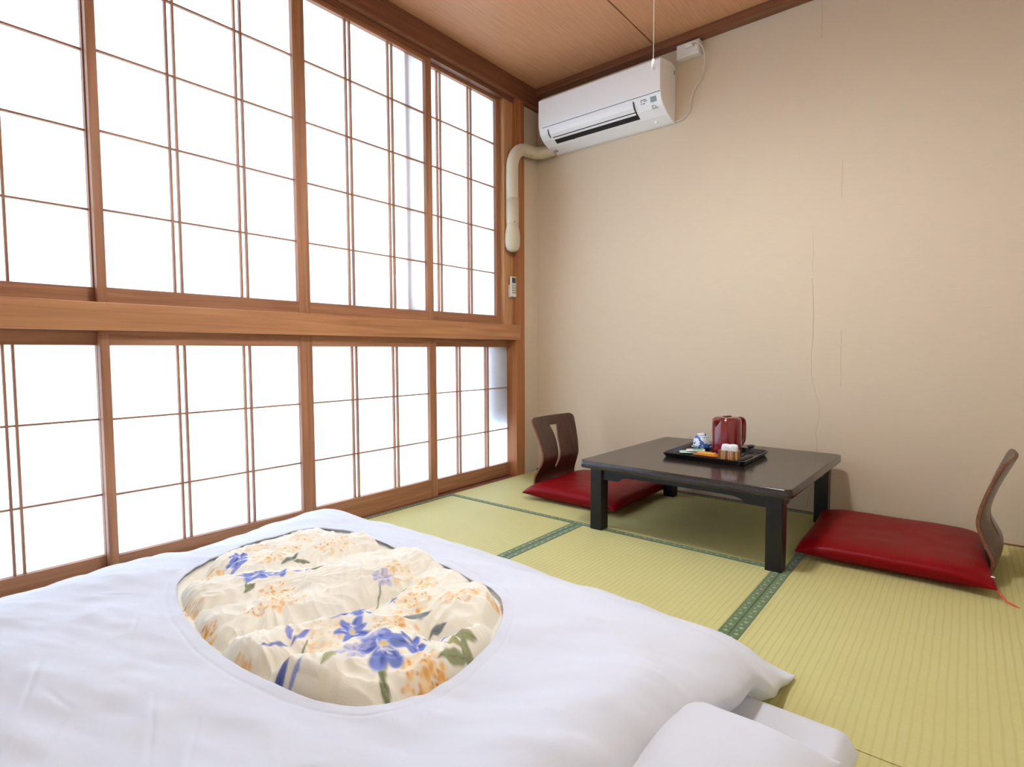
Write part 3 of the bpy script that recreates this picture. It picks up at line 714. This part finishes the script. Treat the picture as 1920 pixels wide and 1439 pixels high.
# comforter: plan outline, window in the cover, heights
QX0, QX1, QY0, QY1, QK = .075, 1.955, -3.10, -1.578, .042
HC = np.array((1.07, -2.29))
HOLE = [(0.79, -2.522), (0.727, -2.491), (0.668, -2.434), (0.599, -2.344), (0.55, -2.228), (0.535, -2.108), (0.562, -2.036), (0.63, -1.992), (0.759, -1.983), (0.911, -1.990), (1.079, -1.994), (1.21, -2.000), (1.31, -2.008), (1.39, -2.034), (1.449, -2.075), (1.498, -2.136), (1.527, -2.195), (1.551, -2.268), (1.562, -2.343), (1.560, -2.403), (1.551, -2.457), (1.53, -2.495), (1.494, -2.518), (1.445, -2.536), (1.397, -2.547), (1.336, -2.562), (1.245, -2.576), (1.131, -2.576), (1.021, -2.568), (0.922, -2.556)][::-1]
def far_edge(x): return QY1+QK*(QX1-x)
def support(x, y):
    s = MH*sstep(0, 1, (MY1+.125-y)/.20)
    p = .040*sstep(1.62, 1.86, x)*sstep(0, 1, (-1.96-y)/.26)*sstep(-2.80, -2.50, y)      # the pillow below lifts the head end
    return s+p
def edge_g(d, w): t = np.clip(1-d/w, 0, 1); return np.sqrt(np.clip(1-t*t, 0, 1))
CREASES = [((.93, -2.80), (1.10, -2.86), .0022), ((1.20, -2.70), (1.42, -2.78), .003), ((1.02, -2.70), (1.06, -2.76), .002), ((1.33, -2.68), (1.60, -2.82), .003), ((.85, -2.62), (.95, -2.66), .002), ((1.05, -2.82), (1.16, -2.80), .002), ((.62, -2.66), (.72, -2.58), .002)]
def foot_rise(x):
    P = np.array(FOOT); return np.interp(x, P[:, 0], P[:, 1])
_fx = np.linspace(0, 2, 800); _f = np.interp(_fx, [.075, .12, .20, .30, .42, .56, .75], [.050, .090, .128, .162, .192, .214, .220])/.22
_f = np.convolve(np.pad(_f, 30, mode='edge'), np.hanning(41)/np.hanning(41).sum(), 'same')[30:-30]; FOOT = np.stack([_fx, _f], 1)
def plateau(x, y):
    dr, dh, dn = far_edge(x)-y, QX1-x, y-QY0
    T = edge_g(dr, .27)*edge_g(dn, .30)*(.34+.66*edge_g(dh, .20))
    corner = np.exp(-((x-QX1)**2+(y-QY1)**2)/(2*.055**2)); T = T*(1-.85*corner)
    return (support(x, y)+.010+.118*T)*foot_rise(x), T
def cover_z(x, y):
    z, T = plateau(x, y)
    n1 = perlin(x*2.1+3, y*2.6, 1)*.016; n2 = perlin(x*5.2, y*6.1, 2)*.008
    # cloth folds sweep along x with a drift; strongest towards the near side
    a = .35; u = x*math.cos(a)+y*math.sin(a); v = -x*math.sin(a)+y*math.cos(a)
    f = perlin(u*3.0, v*12, 5)*.0085+perlin(u*7, v*26, 6)*.0035+perlin(u*16, v*40, 9)*.0012
    f2 = -np.abs(perlin(x*7+5, y*8, 8))*.008+.0025
    z = z+(n1+n2+f+f2)*np.clip(T*1.3, 0, 1)
    # foot corner stands a little higher, dip along the middle of the foot
    z = z+.040*np.exp(-((x-.40)**2/.03+(y+1.80)**2/.015))-.018*np.exp(-((x-.28)**2/.05+(y+2.25)**2/.03))+.014*np.exp(-((x-.90)**2/.12+(y+1.74)**2/.012))-.014*np.exp(-((x-.25)**2/.04+(y+2.70)**2/.06))+.014*np.exp(-((x-.22)**2/.01+(y+2.02)**2/.008))
    for (ax, ay), (bx, by), dep in CREASES:
        L2 = (bx-ax)**2+(by-ay)**2; t = np.clip(((x-ax)*(bx-ax)+(y-ay)*(by-ay))/L2, 0, 1); d = np.hypot(x-ax-t*(bx-ax), y-ay-t*(by-ay))
        z = z-dep*np.exp(-(d/.0045)**2)*np.sin(np.pi*np.clip(t, .02, .98))+dep*1.2*np.exp(-(d/.018)**2)*np.sin(np.pi*np.clip(t, .02, .98))
    return z
hp = np.array([q for q in spline(HOLE+HOLE[:1], 8)][:-1]); ang = np.unwrap(np.arctan2(hp[:, 1]-HC[1], hp[:, 0]-HC[0])); rad = np.hypot(hp[:, 0]-HC[0], hp[:, 1]-HC[1])
def hole_r(t):
    a = np.mod(ang, 2*np.pi); o = np.argsort(a); return np.interp(np.mod(t, 2*np.pi), np.concatenate([a[o]-2*np.pi, a[o], a[o]+2*np.pi]), np.tile(rad[o], 3))
def outer(t):
    c, s = np.cos(t), np.sin(t); tx = np.where(c > 0, (QX1-HC[0])/np.maximum(c, 1e-9), (QX0-HC[0])/np.minimum(c, -1e-9)); ty = np.where(s+QK*c > 0, (QY1+QK*(QX1-HC[0])-HC[1])/np.maximum(s+QK*c, 1e-9), 9e9); ty = np.minimum(ty, np.where(s < 0, (QY0-HC[1])/np.minimum(s, -1e-9), 9e9))
    return np.minimum(tx, ty)
def comforter():
    r = tag(empty('comforter', (HC[0], HC[1], 0)), 'white covered comforter with an oval window showing floral quilting', 'comforter')
    th = np.linspace(0, 2*np.pi, 620, endpoint=False); cor = [math.atan2(b-HC[1], a-HC[0]) % (2*np.pi) for a in (QX0, QX1) for b in (QY0, QY1+QK*(QX1-a))]
    th = np.unique(np.concatenate([th, cor])); N = len(th); c, s = np.cos(th), np.sin(th); r0, r1 = hole_r(th), outer(th)
    rings = []; R = 150
    # lip turned under at the window
    for k, (dr, dz) in enumerate(((.030, -.012), (.010, -.008), (.0012, -.003))):
        x, y = HC[0]+c*(r0+dr), HC[1]+s*(r0+dr); rings.append((x, y, cover_z(HC[0]+c*r0, HC[1]+s*r0)+dz))
    for q in np.concatenate([np.linspace(0, .12, 24, endpoint=False), np.linspace(.12, 1, R)]):
        rr_ = r0+(r1-r0)*q; x, y = HC[0]+c*rr_, HC[1]+s*rr_; z = cover_z(x, y)
        d = rr_-r0; z = z-.0014*np.exp(-((d-.026)/.003)**2)
        # wavy outer hem
        rings.append((x+.003*q**6*np.sin(y*31)-.045*q**3*sstep(1.5, 1.9, x)*sstep(0, 1, (-1.86-y)/.36), y+.004*q**6*np.sin(x*17+1), np.maximum(z, .004+support(x, y)*.9*foot_rise(x))))
    x, y, z = rings[-1]; sx, sy = x-HC[0], y-HC[1]
    rings.append((x-c*.004, y-s*.004, np.maximum(z-.012, .003))); rings.append((x-c*.10, y-s*.10, np.maximum(support(x, y)*.9*foot_rise(x), .0025)))
    V = np.concatenate([np.stack(q, 1) for q in rings])-np.array((HC[0], HC[1], 0)); F = []
    for i in range(len(rings)-1):
        for k in range(N): k2 = (k+1) % N; F.append((i*N+k, i*N+k2, (i+1)*N+k2, (i+1)*N+k))
    me = bpy.data.meshes.new('cover'); me.from_pydata(V.tolist(), [], F); me.materials.append(M['cover']); me.polygons.foreach_set('use_smooth', [True]*len(F))
    o = link('cover', me, r); o['label'] = 'white cotton cover with an oval window'
    # ---- floral quilt inside
    A_, B_ = 330, 270; gx = np.linspace(-.55, .55, A_); gy = np.linspace(-.36, .36, B_)
    # polar grid reaching under the cover lip
    NT, NR = 1000, 250; t = np.linspace(0, 2*np.pi, NT, endpoint=False); q = np.linspace(0.002, 1, NR); Tt, Q = np.meshgrid(t, q); Rr = Q*(hole_r(Tt)+.035)
    x, y = HC[0]+np.cos(Tt)*Rr, HC[1]+np.sin(Tt)*Rr
    base = cover_z(HC[0]+np.cos(Tt)*hole_r(Tt), HC[1]+np.sin(Tt)*hole_r(Tt)); ed = Rr-hole_r(Tt)   # negative inside
    cz, _ = plateau(x, y)
    wx = x+.020*perlin(x*7, y*7, 11); wy = y+.020*perlin(x*7+9, y*7, 12)
    PUFF = [  # quilted cells: spine across the bed, half width, height
        ((.66, -2.33), (.66, -2.08), .085, .050), ((.79, -2.32), (.85, -2.02), .085, .068), ((.84, -2.53), (.95, -2.32), .095, .066), ((1.03, -2.54), (1.11, -2.35), .085, .066),
        ((1.065, -2.26), (1.115, -2.03), .115, .084), ((1.20, -2.58), (1.285, -2.36), .075, .070), ((1.34, -2.31), (1.27, -2.09), .075, .072), ((1.36, -2.19), (1.42, -2.07), .090, .076),
        ((1.385, -2.55), (1.425, -2.37), .080, .084), ((1.475, -2.50), (1.50, -2.40), .060, .060), ((1.515, -2.35), (1.525, -2.20), .065, .068), ((.95, -2.20), (.99, -2.05), .06, .048)]
    acc = np.zeros_like(x); kk = 150.0
    for (ax, ay), (bx, by), wd, h in PUFF:
        L2 = (bx-ax)**2+(by-ay)**2; tt = np.clip(((wx-ax)*(bx-ax)+(wy-ay)*(by-ay))/L2, 0, 1); d = np.hypot(wx-ax-tt*(bx-ax), wy-ay-tt*(by-ay))
        acc += np.exp(kk*h*np.sqrt(np.clip(1-(d/(wd*1.12))**2, 0, 1)))
    z = np.log(acc)/kk-.006
    wp = perlin(x*6, y*6, 3); crk = -np.abs(perlin(x*20+wp*3, y*9+wp*2, 14))*.012+.003-np.abs(perlin(x*11-wp*2, y*24+wp*3, 16))*.010+.003-np.abs(perlin(x*34+wp*4, y*17-wp*4, 18))*.0055+.0015+perlin(x*40, y*40, 15)*.0022
    fade = sstep(-.012, .045, -ed)
    zq = cz-.034+(z*.92+crk*1.25)*fade
    zq = np.where(ed > -.03, np.minimum(zq, base-.004+.9*np.clip(-ed, 0, 1)), zq)
    rim = sstep(.075, .0, -ed); zq = np.maximum(zq, (base-.013)*rim+(zq-.05)*(1-rim))
    V = np.stack([x-HC[0], y-HC[1], zq], -1).reshape(-1, 3); F = []
    for i in range(NR-1):
        for k in range(NT): k2 = (k+1) % NT; F.append((i*NT+k, i*NT+k2, (i+1)*NT+k2, (i+1)*NT+k))
    F.append(tuple(range(NT))[::-1])
    me = bpy.data.meshes.new('quilt'); me.from_pydata(V.tolist(), [], F); me.materials.append(M['quilt']); me.polygons.foreach_set('use_smooth', [True]*len(F))
    # printed flowers, drawn in the quilt's own plan
    col = np.tile(np.array(srgb(246, 240, 224)[:3]), (x.size, 1)); X, Y = x.ravel(), y.ravel()
    Xw = X+.004*perlin(X*60, Y*60, 21); Yw = Y+.004*perlin(X*60+7, Y*60, 22); nz = perlin(X*120, Y*120, 23)
    def paint(mask, rgb, k=1.0):
        sel, m_ = mask; m_ = np.clip(m_*k, 0, 1)[:, None]; col[sel] = col[sel]*(1-m_)+np.array(srgb(*rgb)[:3])*m_
    def near(cx, cy, r_): return np.nonzero((np.abs(Xw-cx) < r_) & (np.abs(Yw-cy) < r_))[0]
    def ell(cx, cy, a, b, an, soft=.25):
        sel = near(cx, cy, max(a, b)); ca, sa = math.cos(an), math.sin(an); dx, dy = Xw[sel]-cx, Yw[sel]-cy; d = np.sqrt(((dx*ca+dy*sa)/a)**2+((-dx*sa+dy*ca)/b)**2); return sel, np.clip((1-d)/soft, 0, 1)
    def cluster(cx, cy, a, b, an, strong=1.0, seed=0):
        rg = np.random.RandomState(seed); paint(ell(cx, cy, a, b, an, .9), (250, 214, 150), .35*strong)
        for _ in range(46):
            u = rg.uniform(0, 1)**.5; t_ = rg.uniform(0, 6.28); ex, ey = u*a*math.cos(t_), u*b*math.sin(t_); ca, sa = math.cos(an), math.sin(an)
            px, py = cx+ex*ca-ey*sa, cy+ex*sa+ey*ca; rr_ = rg.uniform(.004, .009)
            paint(ell(px, py, rr_, rr_*.8, rg.uniform(0, 3), .5), [(247, 205, 132), (240, 186, 100), (226, 160, 70), (252, 226, 176)][rg.randint(4)], rg.uniform(.4, .95)*strong)
        for _ in range(12):
            u = rg.uniform(0, 1)**.5*.8; t_ = rg.uniform(0, 6.28); paint(ell(cx+u*a*math.cos(t_+an), cy+u*b*math.sin(t_+an), .0035, .003, 0, .6), (206, 132, 52), .8*strong)
    def flower(cx, cy, r_, rot, seed=0, pale=0.0):
        rg = np.random.RandomState(seed+50)
        for k in range(6):
            a = rot+k*6.283/6+rg.uniform(-.25, .25); l_ = r_*rg.uniform(.75, 1.15)
            paint(ell(cx+math.cos(a)*l_*.62, cy+math.sin(a)*l_*.62, l_*.58, l_*.34, a, .3), (122, 138, 206) if pale < .5 else (180, 182, 224), 1-pale*.5)
            paint(ell(cx+math.cos(a+.2)*l_*.55, cy+math.sin(a+.2)*l_*.55, l_*.42, l_*.10, a, .5), (76, 88, 170), .8*(1-pale*.7))
        for k in range(5): paint(ell(cx+rg.uniform(-.4, .4)*r_, cy+rg.uniform(-.4, .4)*r_, r_*.25, r_*.05, rg.uniform(0, 3), .5), (232, 232, 240), .8)
        paint(ell(cx, cy, r_*.14, r_*.14, 0, .5), (230, 200, 130))
    def leaf(cx, cy, L_, W_, an, rgb=(150, 154, 112), k=1.0):
        sel = near(cx, cy, max(L_, W_)*1.1); ca, sa = math.cos(an), math.sin(an); dx, dy = Xw[sel]-cx, Yw[sel]-cy
        if W_ > L_: ca, sa, L_, W_ = -sa, ca, W_, L_
        u, v = (dx*ca+dy*sa)/L_, (-dx*sa+dy*ca)/W_; m_ = np.clip((1-u*u-np.abs(v))*3, 0, 1)*(np.abs(u) < 1); paint((sel, m_), rgb, k); paint((sel, np.clip((.14-np.abs(v))*8, 0, 1)*(np.abs(u) < .9)), tuple(int(c_*.68) for c_ in rgb), .6*k)
    def stem(pts, wd=.0016, rgb=(140, 146, 112), k=.8):
        for q_ in spline(pts, 60):
            sel = near(q_[0], q_[1], .004); paint((sel, np.clip(1.6-np.hypot(Xw[sel]-q_[0], Yw[sel]-q_[1])/wd, 0, 1)), rgb, k)
    PR = PRINTS()
    for i, (kind, *a) in enumerate(PR):
        if kind == 'c': cluster(*a, seed=i)
    for i, (kind, *a) in enumerate(PR):
        if kind == 's': stem(*a)
        if kind == 'l': leaf(*a)
    for i, (kind, *a) in enumerate(PR):
        if kind == 'f': flower(*a[:4], seed=i, pale=a[5] if len(a) > 5 else 0.0)
    at = me.color_attributes.new('print', 'FLOAT_COLOR', 'POINT'); buf = np.ones((x.size, 4), np.float32); buf[:, :3] = col; at.data.foreach_set('color', buf.ravel())
    o = link('quilt', me, r); o['label'] = 'cream quilting printed with blue and orange flowers'
def PRINTS():
    return [('c', .80, -2.30, .05, .045, .4), ('c', .78, -2.23, .05, .04, .2), ('c', .85, -2.12, .045, .06, 0, .8), ('c', 1.02, -2.385, .05, .05, .2), ('c', 1.05, -2.57, .04, .03, .6), ('c', 1.09, -2.43, .025, .08, -.2, .7), ('c', 1.23, -2.585, .05, .03, .1, .8),
            ('c', 1.264, -2.16, .045, .05, .3), ('c', 1.318, -2.234, .05, .045, .2), ('c', 1.37, -2.325, .05, .06, .5), ('c', 1.39, -2.15, .025, .06, -.2, .8), ('c', 1.525, -2.386, .04, .045, .2), ('c', 1.555, -2.38, .03, .05, .3), ('c', 1.35, -2.475, .03, .04, .7), ('c', 1.452, -2.555, .03, .018, 0), ('c', .905, -2.54, .03, .03, 0, .6),
            ('c', 1.16, -2.142, .04, .045, 0, .5), ('c', 1.275, -2.43, .045, .05, .5, .5), ('c', .67, -2.12, .05, .05, 0, .7), ('c', .66, -2.27, .03, .05, 0, .6), ('c', 1.44, -2.09, .02, .03, 0, .6), ('c', .72, -2.41, .03, .03, 0, .7),
            ('f', .89, -2.376, .042, .3), ('f', .93, -2.335, .026, 1.0), ('f', .747, -2.356, .036, .2), ('f', .70, -2.33, .026, .9), ('f', 1.254, -2.345, .044, .8), ('f', 1.315, -2.384, .034, .2), ('f', 1.438, -2.401, .052, .1), ('f', 1.453, -2.352, .032, .6), ('f', 1.385, -2.395, .030, .5, 0, .6), ('f', 1.411, -2.445, .028, .2, 0, .8), ('f', 1.16, -2.19, .026, .2, 0, .8),
            ('l', 1.335, -2.548, .012, .034, .5, (88, 98, 166)), ('l', 1.362, -2.535, .008, .02, .2, (150, 164, 214)), ('l', 1.26, -2.462, .008, .034, .3, (134, 142, 204)), ('l', 1.235, -2.475, .030, .008, -.4, (150, 154, 208)), ('l', 1.254, -2.517, .007, .030, -.5, (140, 148, 200)), ('l', .972, -2.277, .020, .010, -1, (134, 140, 204)), ('l', .952, -2.291, .010, .026, -.7, (150, 156, 212)),
            ('l', 1.474, -2.299, .009, .030, -.6, (150, 158, 214)), ('l', 1.477, -2.268, .009, .028, .6, (134, 146, 212)), ('l', .785, -2.378, .010, .034, .3, (150, 156, 212)), ('l', 1.279, -2.25, .008, .026, .3, (134, 138, 180)),
            ('l', 1.505, -2.258, .016, .030, -.5), ('l', 1.535, -2.276, .034, .012, -.4), ('l', 1.532, -2.312, .012, .036, -.2), ('l', 1.515, -2.29, .028, .010, .9, (168, 166, 110)), ('l', .85, -2.261, .012, .034, .3, (120, 124, 112)), ('l', .87, -2.24, .008, .024, -.4, (140, 142, 120)),
            ('l', 1.475, -2.435, .030, .012, -.3, (160, 162, 110)), ('l', 1.51, -2.455, .036, .009, -.4, (120, 124, 84)), ('l', 1.374, -2.265, .012, .036, -.5, (130, 138, 136)), ('l', 1.421, -2.25, .006, .024, -.3, (130, 136, 134)), ('l', 1.242, -2.175, .008, .040, -.3, (130, 132, 96)), ('l', .955, -2.42, .010, .022, .5, (130, 134, 100)), ('l', .998, -2.268, .006, .022, -.4, (120, 122, 96)), ('l', 1.40, -2.49, .010, .024, .3, (184, 184, 140)), ('l', 1.47, -2.36, .026, .01, .2, (120, 126, 110)),
            ('s', [(1.46, -2.41), (1.49, -2.45), (1.53, -2.46)]), ('s', [(.90, -2.395), (.935, -2.42), (.96, -2.43)]), ('s', [(1.49, -2.25), (1.52, -2.28), (1.55, -2.29)]), ('s', [(1.17, -2.20), (1.21, -2.25), (1.24, -2.31)]), ('s', [(1.24, -2.16), (1.25, -2.22), (1.26, -2.28)]), ('s', [(1.28, -2.46), (1.31, -2.50), (1.33, -2.53)])]
comforter()
